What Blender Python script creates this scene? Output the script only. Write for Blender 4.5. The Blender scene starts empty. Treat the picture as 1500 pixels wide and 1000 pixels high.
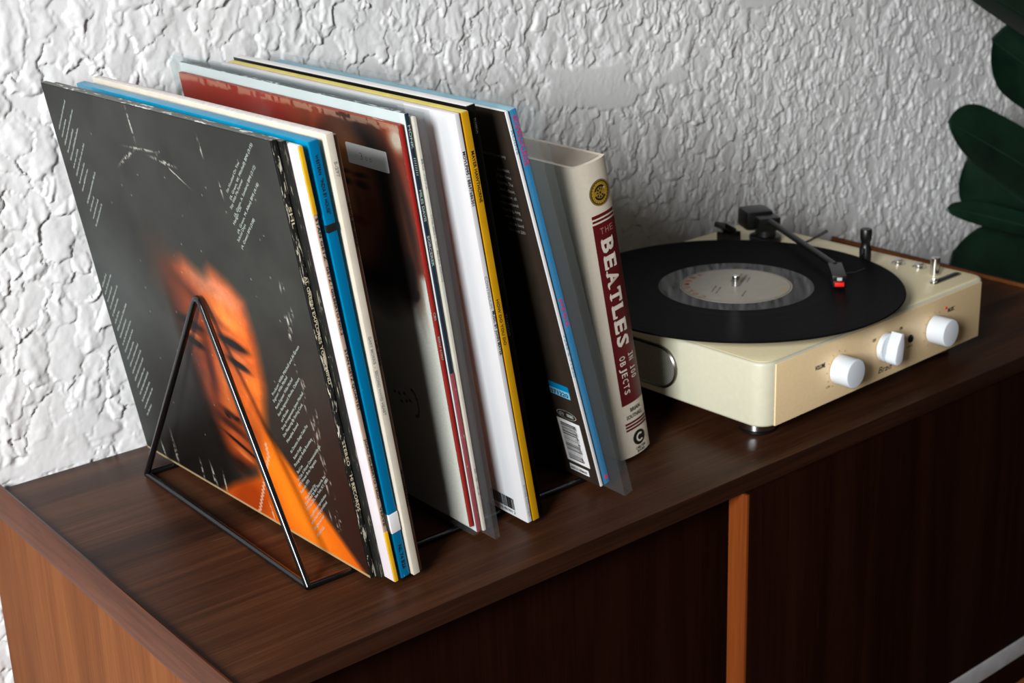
import bpy, bmesh, math, random
import numpy as np
from mathutils import Vector, Matrix
random.seed(7); RNG = np.random.default_rng(11)
scene = bpy.context.scene
COL = scene.collection

# ------------------------------------------------------------------ camera, world, light, exposure
cam_data = bpy.data.cameras.new('camera'); cam = bpy.data.objects.new('camera', cam_data); COL.objects.link(cam)
CR = Matrix(((0.76244192, -0.64662416, -0.02365414), (-0.22236191, -0.22750896, -0.94804792), (0.60764916, 0.72809125, -0.31724695)))
rot = Matrix((CR[0], -CR[1], -CR[2])).transposed().to_4x4()
cam.matrix_world = Matrix.Translation((-0.3379, -0.7134, 0.4941)) @ rot
cam_data.sensor_width = 36.0; cam_data.lens = 2146.4273 * 36 / 1500
cam_data.shift_x = (750 - 816.13) / 1500; cam_data.shift_y = (449.44 - 500) / 1500
cam_data.clip_start = 0.02
cam_data.dof.use_dof = True; cam_data.dof.focus_distance = 0.98; cam_data.dof.aperture_fstop = 13.0
scene.camera = cam

world = bpy.data.worlds.new('room_light'); scene.world = world; world.use_nodes = True
bg = world.node_tree.nodes['Background']; bg.inputs[0].default_value = (1.0, 0.88, 0.74, 1); bg.inputs[1].default_value = 0.055

win = bpy.data.lights.new('window_daylight', 'AREA'); win.shape = 'RECTANGLE'; win.size = 0.62; win.size_y = 0.8
win.energy = 120; win.color = (0.97, 0.985, 1.0)
wo = bpy.data.objects.new('window_daylight', win); COL.objects.link(wo)
wo.location = (-1.95, -1.08, 1.02)
wo.rotation_euler = (Vector((0.45, 0.25, 0.1)) - Vector(wo.location)).to_track_quat('-Z', 'Y').to_euler()

vs = scene.view_settings; vs.view_transform = 'Standard'; vs.look = 'None'; vs.exposure = 0.0; vs.gamma = 1.0; vs.use_curve_mapping = False

# ------------------------------------------------------------------ materials
def lin(c):
    return tuple(((v / 255) / 12.92 if v / 255 <= .04045 else ((v / 255 + .055) / 1.055) ** 2.4) for v in c)

def new_mat(name):
    m = bpy.data.materials.new(name); m.use_nodes = True
    nt = m.node_tree; return m, nt, nt.nodes['Principled BSDF']

def nd(nt, t, **kw):
    n = nt.nodes.new(t)
    for k, v in kw.items(): setattr(n, k, v)
    return n

def coords(nt, scale=(1, 1, 1), rot=(0, 0, 0)):
    tc = nd(nt, 'ShaderNodeTexCoord'); mp = nd(nt, 'ShaderNodeMapping')
    mp.inputs['Scale'].default_value = scale; mp.inputs['Rotation'].default_value = rot
    nt.links.new(tc.outputs['Object'], mp.inputs['Vector']); return mp.outputs['Vector']

def noise(nt, vec, scale, detail=4, rough=.55, dist=0):
    n = nd(nt, 'ShaderNodeTexNoise'); n.inputs['Scale'].default_value = scale; n.inputs['Detail'].default_value = detail
    n.inputs['Roughness'].default_value = rough; n.inputs['Distortion'].default_value = dist
    nt.links.new(vec, n.inputs['Vector']); return n.outputs['Fac']

def ramp(nt, fac, stops):
    r = nd(nt, 'ShaderNodeValToRGB'); e = r.color_ramp.elements
    while len(e) < len(stops): e.new(.5)
    for el, (p, c) in zip(e, stops): el.position = p; el.color = (*c, 1) if len(c) == 3 else c
    nt.links.new(fac, r.inputs['Fac']); return r.outputs['Color']

def bump(nt, bsdf, h, strength, dist):
    b = nd(nt, 'ShaderNodeBump'); b.inputs['Strength'].default_value = strength; b.inputs['Distance'].default_value = dist
    nt.links.new(h, b.inputs['Height']); nt.links.new(b.outputs['Normal'], bsdf.inputs['Normal'])

def plain(name, rgb, rough=.5, metal=0, vary=.12, scale=60, bmp=0, spec=.5, coat=0):
    """paint / card / plastic with a little mottling"""
    m, nt, b = new_mat(name); c = lin(rgb)
    v = coords(nt); f = noise(nt, v, scale, 5)
    lo = tuple(x * (1 - vary) for x in c); hi = tuple(min(1, x * (1 + vary)) for x in c)
    nt.links.new(ramp(nt, f, [(.3, lo), (.7, hi)]), b.inputs['Base Color'])
    b.inputs['Roughness'].default_value = rough; b.inputs['Metallic'].default_value = metal
    b.inputs['Specular IOR Level'].default_value = spec; b.inputs['Coat Weight'].default_value = coat
    if bmp: bump(nt, b, f, bmp, .0005)
    return m

def worn(name, rgb, wear=(205, 200, 185), amount=.6, scale=(900, 900, 90), rough=.5, spec=.25):
    """printed card whose ink is rubbed off in streaks"""
    m, nt, b = new_mat(name)
    f = noise(nt, coords(nt, scale), 1, 6, .65, .6)
    nt.links.new(ramp(nt, f, [(amount, lin(rgb)), (amount + .035, lin(wear))]), b.inputs['Base Color'])
    b.inputs['Roughness'].default_value = rough; b.inputs['Specular IOR Level'].default_value = spec
    bump(nt, b, f, .25, .0004); return m

def wood(name, dark, mid, light, axis, rough=.38, stretch=26, spec=.5, fine=1.0, scratch=None):
    m, nt, b = new_mat(name)
    sc = [stretch] * 3; sc[axis] = 1.3
    v = coords(nt, sc); f = noise(nt, v, 1.0, 6, .6, 1.2)
    sc2 = [520] * 3; sc2[axis] = 14
    g = noise(nt, coords(nt, sc2), 1.0, 3, .6)
    mx = nd(nt, 'ShaderNodeMath', operation='MULTIPLY_ADD'); mx.inputs[1].default_value = .45 * fine; nt.links.new(g, mx.inputs[0])
    sb = nd(nt, 'ShaderNodeMath', operation='SUBTRACT'); nt.links.new(f, sb.inputs[0]); sb.inputs[1].default_value = .22 * fine
    nt.links.new(sb.outputs[0], mx.inputs[2])
    col = ramp(nt, mx.outputs[0], [(.28, dark), (.5, mid), (.72, light)])
    if scratch:
        sq = noise(nt, coords(nt, (26, 420, 420), (0, 0, .06)), 1.0, 3, .7, .4)
        msk = nd(nt, 'ShaderNodeMapRange'); msk.inputs['From Min'].default_value = .70; msk.inputs['From Max'].default_value = .80; msk.inputs['To Max'].default_value = .55; nt.links.new(sq, msk.inputs['Value'])
        mm = nd(nt, 'ShaderNodeMix', data_type='RGBA'); nt.links.new(msk.outputs[0], mm.inputs[0]); nt.links.new(col, mm.inputs[6]); mm.inputs[7].default_value = (*scratch, 1); col = mm.outputs[2]
    nt.links.new(col, b.inputs['Base Color'])
    rr = nd(nt, 'ShaderNodeMapRange'); rr.inputs['To Min'].default_value = rough - .08; rr.inputs['To Max'].default_value = rough + .12
    nt.links.new(noise(nt, coords(nt), 9, 5), rr.inputs['Value']); nt.links.new(rr.outputs[0], b.inputs['Roughness'])
    b.inputs['Specular IOR Level'].default_value = spec
    bump(nt, b, g, .12, .0004); return m

def printed(name, rough=.42, spec=.12, attr='ink'):
    m, nt, b = new_mat(name)
    a = nd(nt, 'ShaderNodeAttribute', attribute_name=attr)
    mix = nd(nt, 'ShaderNodeMix', data_type='RGBA', blend_type='MULTIPLY'); mix.inputs[0].default_value = .35
    nt.links.new(a.outputs['Color'], mix.inputs[6])
    nt.links.new(ramp(nt, noise(nt, coords(nt), 900, 2), [(.25, (.45,) * 3), (.75, (1,) * 3)]), mix.inputs[7])
    nt.links.new(mix.outputs[2], b.inputs['Base Color'])
    b.inputs['Roughness'].default_value = rough; b.inputs['Specular IOR Level'].default_value = spec
    return m

def clear_plastic(name, haze=.008, tint=(.96, .98, .98), rough=.12):
    m = bpy.data.materials.new(name); m.use_nodes = True; nt = m.node_tree; nt.nodes.clear()
    out = nd(nt, 'ShaderNodeOutputMaterial'); tr = nd(nt, 'ShaderNodeBsdfTransparent'); tr.inputs[0].default_value = (*tint, 1)
    df = nd(nt, 'ShaderNodeBsdfDiffuse'); df.inputs[0].default_value = (.85, .88, .88, 1)
    gl = nd(nt, 'ShaderNodeBsdfGlossy'); gl.inputs['Roughness'].default_value = rough
    lw = nd(nt, 'ShaderNodeLayerWeight'); lw.inputs['Blend'].default_value = .5
    pw = nd(nt, 'ShaderNodeMath', operation='POWER'); nt.links.new(lw.outputs['Facing'], pw.inputs[0]); pw.inputs[1].default_value = 5
    fr = nd(nt, 'ShaderNodeMath', operation='MULTIPLY_ADD'); nt.links.new(pw.outputs[0], fr.inputs[0]); fr.inputs[1].default_value = .5; fr.inputs[2].default_value = .008
    m1 = nd(nt, 'ShaderNodeMixShader'); m1.inputs[0].default_value = haze
    nt.links.new(tr.outputs[0], m1.inputs[1]); nt.links.new(df.outputs[0], m1.inputs[2])
    m2 = nd(nt, 'ShaderNodeMixShader'); nt.links.new(fr.outputs[0], m2.inputs[0])
    nt.links.new(m1.outputs[0], m2.inputs[1]); nt.links.new(gl.outputs[0], m2.inputs[2])
    bp = nd(nt, 'ShaderNodeBump'); bp.inputs['Strength'].default_value = .3; bp.inputs['Distance'].default_value = .001
    nt.links.new(noise(nt, coords(nt), 40, 3), bp.inputs['Height']); nt.links.new(bp.outputs[0], gl.inputs['Normal']); pass
    nt.links.new(m2.outputs[0], out.inputs[0]); return m

M = {}
M['stucco'], _nt, _b = new_mat('white_stucco')
_f = noise(_nt, coords(_nt), 260, 5, .6)
_nt.links.new(ramp(_nt, noise(_nt, coords(_nt), 5, 4), [(.3, (.74, .735, .73)), (.7, (.80, .795, .79))]), _b.inputs['Base Color'])
_b.inputs['Roughness'].default_value = .62; _b.inputs['Specular IOR Level'].default_value = .3; bump(_nt, _b, _f, .25, .0006)
M['top'] = wood('walnut_top', (.016, .0055, .0025), (.042, .0145, .0058), (.080, .030, .0125), 0, .36, spec=.14, scratch=(.20, .12, .08))
M['side'] = wood('walnut_side', (.105, .032, .0095), (.155, .050, .0145), (.205, .072, .022), 2, .5, stretch=14, spec=.06)
M['lip'] = wood('walnut_lip', (.045, .014, .007), (.085, .028, .013), (.12, .045, .02), 1, .3, spec=.25)
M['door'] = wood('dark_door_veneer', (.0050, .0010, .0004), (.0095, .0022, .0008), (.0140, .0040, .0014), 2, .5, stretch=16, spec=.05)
M['door_edge'] = wood('door_edge_wood', (.10, .022, .004), (.165, .036, .006), (.21, .05, .009), 2, .45, spec=.15)
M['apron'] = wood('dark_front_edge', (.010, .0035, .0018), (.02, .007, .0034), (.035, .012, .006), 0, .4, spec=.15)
M['track'] = plain('grey_track', (190, 188, 190), .45, .3)
M['black_metal'] = plain('black_lacquered_wire', (10, 11, 12), .22, 0, .2, 30, spec=.6)
M['black'] = plain('black_plastic', (9, 9, 10), .38, 0, .3, 60)
M['chrome'] = plain('chrome', (215, 215, 215), .16, 1, .04)
M['dark_chrome'] = plain('dark_chrome', (120, 115, 108), .3, 1, .08)
M['white_knob'] = plain('white_knob_plastic', (216, 222, 228), .42, 0, .02)
M['cream_body'] = plain('champagne_paint', (203, 199, 175), .38, 0, .03, 200)
M['gold_panel'] = plain('champagne_front', (246, 216, 168), .40, .1, .04, 500)  # panel's own gold, lightened to carry light falling on the front
M['red_plastic'] = plain('red_stylus', (220, 25, 15), .4)
M['ink_black'] = plain('black_ink', (18, 16, 16), .6)
M['ink_grey'] = plain('grey_ink', (150, 150, 148), .6)
M['ink_white'] = plain('pale_ink', (168, 178, 168), .6)
M['ink_cream'] = plain('cream_ink', (205, 192, 160), .6)
M['ink_red'] = plain('dark_red_ink', (92, 10, 16), .5)
M['ink_pink'] = plain('magenta_ink', (205, 20, 95), .5)
M['ink_blue'] = plain('pale_blue_ink', (110, 175, 205), .5)
M['ink_gold'] = plain('gold_ink', (176, 138, 40), .4)
M['print'] = printed('printed_cover')
M['plastic'] = clear_plastic('clear_outer_sleeve')
M['plastic2'] = clear_plastic('clear_flap', .012, (.965, .98, .985), .14)

# ------------------------------------------------------------------ mesh helpers
def link(o, parent=None):
    COL.objects.link(o)
    if parent is not None: o.parent = parent
    return o

def empty(name, loc=(0, 0, 0), rot=(0, 0, 0), label=None, cat=None, group=None):
    o = bpy.data.objects.new(name, None); o.empty_display_size = .02; COL.objects.link(o)
    o.location = loc; o.rotation_euler = rot; tag(o, label, cat, group); return o

def tag(o, label=None, cat=None, group=None, kind=None):
    if label: o['label'] = label
    if cat: o['category'] = cat
    if group: o['group'] = group
    if kind: o['kind'] = kind
    return o

def build(name, V, F, mats, parent=None, mi=None, smooth=None):
    me = bpy.data.meshes.new(name); me.from_pydata([tuple(v) for v in V], [], F)
    for m in (mats if isinstance(mats, (list, tuple)) else [mats]): me.materials.append(M[m] if isinstance(m, str) else m)
    if mi is not None: me.polygons.foreach_set('material_index', mi)
    if smooth is not None:
        me.shade_smooth(); me.set_sharp_from_angle(angle=math.radians(smooth))
    me.update(); return link(bpy.data.objects.new(name, me), parent)

def from_bm(name, bm, mats, parent=None, smooth=35):
    me = bpy.data.meshes.new(name); bm.to_mesh(me); bm.free()
    for m in (mats if isinstance(mats, (list, tuple)) else [mats]): me.materials.append(M[m] if isinstance(m, str) else m)
    if smooth: me.shade_smooth(); me.set_sharp_from_angle(angle=math.radians(smooth))
    return link(bpy.data.objects.new(name, me), parent)

def bm_box(bm, x0, x1, y0, y1, z0, z1):
    vs_ = [bm.verts.new((x, y, z)) for x in (x0, x1) for y in (y0, y1) for z in (z0, z1)]
    for f in ((0, 1, 3, 2), (4, 6, 7, 5), (0, 4, 5, 1), (2, 3, 7, 6), (0, 2, 6, 4), (1, 5, 7, 3)): bm.faces.new([vs_[i] for i in f])

def box(name, b, mat, parent=None, bev=0, seg=2, mats_by=None):
    bm = bmesh.new(); bm_box(bm, *b)
    if bev: bmesh.ops.bevel(bm, geom=list(bm.edges), offset=bev, segments=seg, profile=.6, affect='EDGES')
    bmesh.ops.recalc_face_normals(bm, faces=bm.faces)
    mats = [mat]
    if mats_by:
        for key, mm in mats_by.items():
            mats.append(mm); ax = 'xyz'.index(key[1]); sg = 1 if key[0] == '+' else -1
            for f in bm.faces:
                if f.normal[ax] * sg > .75: f.material_index = len(mats) - 1
    return from_bm(name, bm, mats, parent)

def lathe(name, prof, mat, parent=None, at=(0, 0, 0), axis='z', n=48, smooth=35, R=None):
    """profile of (radius, height) pairs turned about an axis"""
    V, F = [], []
    for (r, h) in prof:
        for k in range(n):
            a = 2 * math.pi * k / n; V.append((r * math.cos(a), r * math.sin(a), h))
    for i in range(len(prof) - 1):
        for k in range(n):
            F.append((i * n + k, i * n + (k + 1) % n, (i + 1) * n + (k + 1) % n, (i + 1) * n + k))
    F.append(tuple(range(n))[::-1]); F.append(tuple((len(prof) - 1) * n + k for k in range(n)))
    m = {'z': Matrix.Identity(3), '-y': Matrix.Rotation(math.pi / 2, 3, 'X'), 'x': Matrix.Rotation(math.pi / 2, 3, 'Y')}[axis] if R is None else R
    V = [tuple(m @ Vector(v) + Vector(at)) for v in V]
    return build(name, V, F, mat, parent, smooth=smooth)

def tube_geo(path, r, n=10, closed=False):
    pts = [Vector(p) for p in path]; V, F = [], []; m = len(pts)
    up = None
    for i, p in enumerate(pts):
        a = pts[(i - 1) % m] if (i or closed) else p; b = pts[(i + 1) % m] if (i < m - 1 or closed) else p
        t = (b - a).normalized()
        if up is None: up = Vector((0, 0, 1)) if abs(t.z) < .9 else Vector((1, 0, 0))
        s = t.cross(up).normalized(); up = s.cross(t).normalized()
        rr = r[i] if isinstance(r, (list, tuple)) else r
        for k in range(n):
            c = 2 * math.pi * k / n; V.append(p + (s * math.cos(c) + up * math.sin(c)) * rr)
    for i in range(m if closed else m - 1):
        j = (i + 1) % m
        for k in range(n): F.append((i * n + k, i * n + (k + 1) % n, j * n + (k + 1) % n, j * n + k))
    if not closed: F += [tuple(range(n))[::-1], tuple((m - 1) * n + k for k in range(n))]
    return V, F

def tube(name, path, r, mat, parent=None, n=10, closed=False):
    V, F = tube_geo(path, r, n, closed); return build(name, V, F, mat, parent, smooth=50)

def fillet(pts, rad, seg=5):
    """round the inner corners of a polyline"""
    P = [Vector(p) for p in pts]; out = [P[0]]
    for i in range(1, len(P) - 1):
        a = (P[i - 1] - P[i]).normalized(); b = (P[i + 1] - P[i]).normalized()
        s = P[i] + a * rad; e = P[i] + b * rad
        for k in range(seg + 1):
            t = k / seg; out.append(s.lerp(P[i], t).lerp(P[i].lerp(e, t), t))
    return out + [P[-1]]

def extrude_outline(name, outline, z0, z1, mat, parent=None, bev=0, seg=2, smooth=35):
    bm = bmesh.new(); lo = [bm.verts.new((x, y, z0)) for x, y in outline]; hi = [bm.verts.new((x, y, z1)) for x, y in outline]
    n = len(outline); bm.faces.new(lo[::-1]); top = bm.faces.new(hi)
    for k in range(n): bm.faces.new((lo[k], lo[(k + 1) % n], hi[(k + 1) % n], hi[k]))
    bmesh.ops.recalc_face_normals(bm, faces=bm.faces)
    if bev:
        ed = [e for e in bm.edges if abs(e.verts[0].co.z - e.verts[1].co.z) < 1e-9]
        bmesh.ops.bevel(bm, geom=ed, offset=bev, segments=seg, profile=.5, affect='EDGES')
    return from_bm(name, bm, mat, parent, smooth)

def round_rect(x0, x1, y0, y1, r, n=7):
    o = []
    for cx, cy, a0 in ((x1 - r, y1 - r, 0), (x0 + r, y1 - r, 90), (x0 + r, y0 + r, 180), (x1 - r, y0 + r, 270)):
        for k in range(n + 1):
            a = math.radians(a0 + 90 * k / n); o.append((cx + r * math.cos(a), cy + r * math.sin(a)))
    return o

# ---- lettering: glyph outlines laid on a plane given by origin O and axes U (reading) and W (glyph up)
_cache = {}
def glyphs(s, bold=0.0, res=2):
    k = (s, bold, res)
    if k not in _cache:
        cu = bpy.data.curves.new('t', 'FONT'); cu.body = s; cu.size = 1; cu.resolution_u = res; cu.offset = bold; cu.fill_mode = 'FRONT'
        ob = bpy.data.objects.new('t', cu); me = ob.to_mesh()
        V = [(v.co.x, v.co.y) for v in me.vertices]; F = [tuple(p.vertices) for p in me.polygons]
        ob.to_mesh_clear(); bpy.data.objects.remove(ob); bpy.data.curves.remove(cu); _cache[k] = (V, F)
    return _cache[k]

class Ink:
    def __init__(s): s.V = []; s.F = []
    def add(s, V, F):
        n = len(s.V); s.V += V; s.F += [tuple(i + n for i in f) for f in F]
    def text(s, t, x, y, h, w=None, ang=0, bold=0, shear=0, center=False):
        V, F = glyphs(t, bold)
        if not V: return
        x0 = min(v[0] for v in V); x1 = max(v[0] for v in V)
        sy = h / .7; sx = sy if w is None else w / (x1 - x0)
        c, sn = math.cos(math.radians(ang)), math.sin(math.radians(ang)); off = (x1 - x0) / 2 if center else 0
        out = []
        for a, b in V:
            p = (a - x0 - off) * sx + shear * b * sy; q = b * sy
            out.append((x + c * p - sn * q, y + sn * p + c * q))
        s.add(out, F)
    def rect(s, x0, x1, y0, y1, ang=0, o=(0, 0)):
        c, sn = math.cos(math.radians(ang)), math.sin(math.radians(ang))
        s.add([(o[0] + c * a - sn * b, o[1] + sn * a + c * b) for a, b in ((x0, y0), (x1, y0), (x1, y1), (x0, y1))], [(0, 1, 2, 3)])
    def ring(s, cx, cy, r0, r1, n=40, a0=0, a1=360, ell=1):
        m = n if a1 - a0 >= 360 else n + 1; V = []
        for k in range(m):
            a = math.radians(a0 + (a1 - a0) * k / n)
            V += [(cx + r0 * math.cos(a), cy + ell * r0 * math.sin(a)), (cx + r1 * math.cos(a), cy + ell * r1 * math.sin(a))]
        s.add(V, [(2 * k, 2 * k + 1, (2 * k + 3) % (2 * m), (2 * k + 2) % (2 * m)) for k in range(n)])
    def words(s, x, y, L, h, ang, rnd):
        """a line of tiny print, too small to read: word-shaped strokes"""
        c, sn = math.cos(math.radians(ang)), math.sin(math.radians(ang)); p = 0
        while p < L:
            w = rnd.uniform(.0025, .007); k = 0
            while k < w:
                g = rnd.uniform(.0004, .0008); hh = h * rnd.choice((.65, .65, .7, 1))
                s.rect(p + k, p + k + g * .75, 0, hh, ang, (x, y)); k += g + .00035
            p += w + .0012
    def make(s, name, mat, parent, O, U, W, bend=None, smooth=None):
        O, U, W = Vector(O), Vector(U), Vector(W); V = []
        for a, b in s.V:
            p = O + U * a + W * b
            if bend: p = bend(p)
            V.append(p)
        return build(name, V, s.F, mat, parent)

FACE = ((0, -1, 0), (0, 0, 1))      # left cover: reading towards the spine, glyphs upright
SPINE = ((0, 0, -1), (1, 0, 0))     # spine: reading downwards

def paint(name, parent, ny, nz, y0, y1, z0, z1, fn, x=-.00025, mat='print'):
    """flat print: a fine grid carrying ink colours; fn(s, t) -> rgb 0..255 arrays"""
    yy = np.linspace(y0, y1, ny); zz = np.linspace(z0, z1, nz); Y, Z = np.meshgrid(yy, zz)
    rgb = np.clip(fn((y1 - Y) / (y1 - y0), (Z - z0) / (z1 - z0)), 0, 255) / 255.
    rgb = np.where(rgb <= .04045, rgb / 12.92, ((rgb + .055) / 1.055) ** 2.4)
    V = np.stack([np.full_like(Y, x), Y, Z], -1).reshape(-1, 3)
    i = np.arange(ny * nz).reshape(nz, ny)
    F = np.stack([i[:-1, :-1], i[1:, :-1], i[1:, 1:], i[:-1, 1:]], -1).reshape(-1, 4)
    o = grid_mesh(name, V, F, mat, parent)
    a = o.data.color_attributes.new('ink', 'FLOAT_COLOR', 'POINT')
    a.data.foreach_set('color', np.concatenate([rgb.reshape(-1, 3), np.ones((ny * nz, 1))], 1).astype(np.float32).ravel())
    return o

def grid_mesh(name, V, F, mat, parent=None, smooth=False):
    me = bpy.data.meshes.new(name); me.vertices.add(len(V)); me.vertices.foreach_set('co', np.asarray(V, np.float32).ravel())
    nf = len(F); me.loops.add(nf * 4); me.polygons.add(nf); me.loops.foreach_set('vertex_index', np.asarray(F, np.int32).ravel())
    me.polygons.foreach_set('loop_start', np.arange(0, nf * 4, 4, dtype=np.int32))
    if smooth: me.polygons.foreach_set('use_smooth', np.ones(nf, bool))
    me.update(calc_edges=True); me.materials.append(M[mat]); return link(bpy.data.objects.new(name, me), parent)

# smooth numpy noise (value noise, cubic-faded) on any coordinates
def vnoise(x, y, seed=0):
    g = np.random.default_rng(seed).random((257, 257))
    xi = np.floor(x).astype(int); yi = np.floor(y).astype(int); fx = x - xi; fy = y - yi
    fx = fx * fx * (3 - 2 * fx); fy = fy * fy * (3 - 2 * fy); xi %= 256; yi %= 256
    return (g[yi, xi] * (1 - fx) + g[yi, xi + 1] * fx) * (1 - fy) + (g[yi + 1, xi] * (1 - fx) + g[yi + 1, xi + 1] * fx) * fy
def fbm(x, y, seed=0, o=4):
    return sum(vnoise(x * 2 ** k, y * 2 ** k, seed + k) * .5 ** k for k in range(o)) / sum(.5 ** k for k in range(o))

# ------------------------------------------------------------------ the setting
def stucco_wall():
    """hand-trowelled plaster: overlapping dabs, knocked flat in patches, real relief"""
    st = .0012; X0, X1, Z0, Z1 = -.12, 1.50, -.20, .47
    nx = int((X1 - X0) / st); nz = int((Z1 - Z0) / st)
    xs = X0 + np.arange(nx) * st; zs = Z0 + np.arange(nz) * st
    X, Z = np.meshgrid(xs, zs)
    WX = X + .010 * (fbm(X * 50, Z * 50, 3) - .5) + .0045 * (vnoise(X * 170, Z * 170, 9) - .5) + .002 * (vnoise(X * 420, Z * 420, 12) - .5)
    WZ = Z + .012 * (fbm(X * 50 + 40, Z * 50, 5) - .5) + .0055 * (vnoise(X * 170, Z * 170 + 31, 10) - .5) + .002 * (vnoise(X * 420, Z * 420 + 9, 13) - .5)
    H = .0016 * fbm(X * 18, Z * 14, 21)
    rs = np.random.default_rng(5)
    for k in range(11500):
        cx = X0 + (X1 - X0) * rs.random() ** 1.0; cz = rs.uniform(Z0, Z1)
        f = np.clip((cx - .10) / .75, 0, 1); sz = (1.55 * (1 - f) + .82 * f) * rs.uniform(.5, 1.4)
        if rs.random() > .45 + .55 * f: continue
        w = .0070 * sz * rs.uniform(.65, 1.6); L = .0150 * sz * rs.uniform(.55, 1.4); ang = rs.normal(.10 + .14 * f, .34)
        top = rs.uniform(.0018, .0046) * (.95 * (1 - f) + .90 * f)
        R_ = (L + w) * 1.25 + .008
        i0 = max(0, int((cx - R_ - X0) / st)); i1 = min(nx, int((cx + R_ - X0) / st) + 1)
        j0 = max(0, int((cz - R_ - Z0) / st)); j1 = min(nz, int((cz + R_ - Z0) / st) + 1)
        if i1 - i0 < 3 or j1 - j0 < 3: continue
        a = WX[j0:j1, i0:i1] - cx; b = WZ[j0:j1, i0:i1] - cz
        u = (a * math.cos(ang) - b * math.sin(ang)) / w; v = (a * math.sin(ang) + b * math.cos(ang)) / L
        inside = u * u + np.where(v < 0, (np.abs(v) * 1.5) ** 4, v * v)
        prof = top * np.sqrt(np.clip(1 - inside ** 2, 0, 1)) * (.62 - .42 * v) * (1 + .20 * np.sin(u * rs.uniform(3, 8) + rs.uniform(0, 6) + 1.2 * v))
        base = H[j0:j1, i0:i1]; m = base.mean()
        new = (np.maximum(base, .35 * m + prof) if rs.random() < .5 else .45 * m + prof)
        H[j0:j1, i0:i1] = np.where(inside < 1, new, base)
    pl = fbm(X * 8 + 3, Z * 13, 41, 4) + .05 * (vnoise(X * 90, Z * 90, 44) - .5)
    cap = .0031 + .0060 * np.clip((.66 - pl) * 6, 0, 1)
    H = np.where(H > cap, cap + (H - cap) * .10, H)
    flat = np.clip((pl - .69) * 40, 0, 1); H = H * (1 - flat) + np.maximum(H, .0030) * flat
    H = np.minimum(H, .0062)
    H += .00022 * fbm(X * 300, Z * 300, 61, 2)
    V = np.stack([X, .3905 - H, Z], -1).reshape(-1, 3)
    i = np.arange(nx * nz).reshape(nz, nx)
    F = np.stack([i[:-1, :-1], i[:-1, 1:], i[1:, 1:], i[1:, :-1]], -1).reshape(-1, 4)
    w = grid_mesh('wall_back', V, F, 'stucco', smooth=True)
    tag(w, 'white hand-trowelled stucco wall behind the sideboard', 'wall', kind='structure')
    # the wall goes on, plainly, around the worked part
    bm = bmesh.new()
    for b in ((-1.2, X0 + .001, .387, .46, -.56, 1.6), (X1 - .003, 2.6, .387, .46, -.56, 1.6), (X0, X1, .387, .46, Z1 - .003, 1.6), (X0, X1, .387, .46, -.56, Z0 + .001), (X0, X1, .394, .46, Z0, Z1)): bm_box(bm, *b)
    from_bm('wall_surround', bm, 'stucco', w, None)
stucco_wall()
M['floor'] = wood('floor_boards', (.03, .018, .011), (.06, .036, .022), (.09, .055, .034), 0, .45)
fl = box('floor', (-1.2, 2.6, -2.4, .46, -.60, -.56), 'floor'); tag(fl, 'brown wooden floor under the sideboard', 'floor', kind='structure')

# ------------------------------------------------------------------ sideboard
D, L = .3834, 1.0124
sb = empty('sideboard', (0, 0, -.56), label='dark walnut sideboard with sliding doors and raised end panels', cat='sideboard')
def sbox(name, b, mat, bev=0, seg=2, parent=None, mats_by=None):
    o = box(name, b, mat, sb if parent is None else parent, bev, seg, mats_by); 
    if parent is None: o.matrix_parent_inverse = Matrix.Translation((0, 0, .56))
    else: o.parent = parent
    return o
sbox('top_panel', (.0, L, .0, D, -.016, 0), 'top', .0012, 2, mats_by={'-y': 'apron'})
for sx, x0, x1 in ((0, -.0145, -.0004), (1, L + .0004, L + .0145)):
    # end panel: its upper edge stands a little proud and slopes away outwards
    if sx == 0: prof = [(x1, -.36), (x1, .0035), (x1 - .0018, .0043), (x1 - .0040, .0035), (x0 + .0012, -.0062), (x0, -.0090), (x0, -.36)]
    else: prof = [(x0, -.36), (x0, .0035), (x0 + .0018, .0043), (x0 + .0040, .0035), (x1 - .0012, -.0062), (x1, -.0090), (x1, -.36)]
    n = len(prof); V = [(x, y, z) for y in (-.002, D) for x, z in prof]
    F = [(k, (k + 1) % n, n + (k + 1) % n, n + k) for k in range(n)] + [tuple(range(n)), tuple(range(n, 2 * n))]
    bm = bmesh.new(); vv = [bm.verts.new(v) for v in V]
    for f in F: bm.faces.new([vv[i] for i in f])
    bmesh.ops.recalc_face_normals(bm, faces=bm.faces)
    for f in bm.faces:
        c = f.calc_center_median()
        if c.z > -.0080: f.material_index = 1
    o = from_bm('end_panel', bm, ['side', 'lip' if sx == 0 else 'apron'], sb, 40); o.matrix_parent_inverse = Matrix.Translation((0, 0, .56))  # right lip darker than the left: turntable's shade put into its wood
XD = .4475
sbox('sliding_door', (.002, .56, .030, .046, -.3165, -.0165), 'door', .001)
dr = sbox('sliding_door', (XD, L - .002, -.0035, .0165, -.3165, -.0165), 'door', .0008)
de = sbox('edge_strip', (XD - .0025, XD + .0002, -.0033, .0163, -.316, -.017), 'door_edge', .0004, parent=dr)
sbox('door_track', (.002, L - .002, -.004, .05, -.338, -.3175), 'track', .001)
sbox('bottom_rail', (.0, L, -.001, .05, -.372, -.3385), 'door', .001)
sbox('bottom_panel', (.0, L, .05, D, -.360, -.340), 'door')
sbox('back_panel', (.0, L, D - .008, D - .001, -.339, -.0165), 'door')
for x in (.05, L - .05):
    for y in (.05, D - .05):
        o = lathe('leg', [(.011, -.56), (.017, -.3725 if y < .1 else -.361)], 'side', sb, (x, y, 0), n=20); o.matrix_parent_inverse = Matrix.Translation((0, 0, .56))

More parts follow.
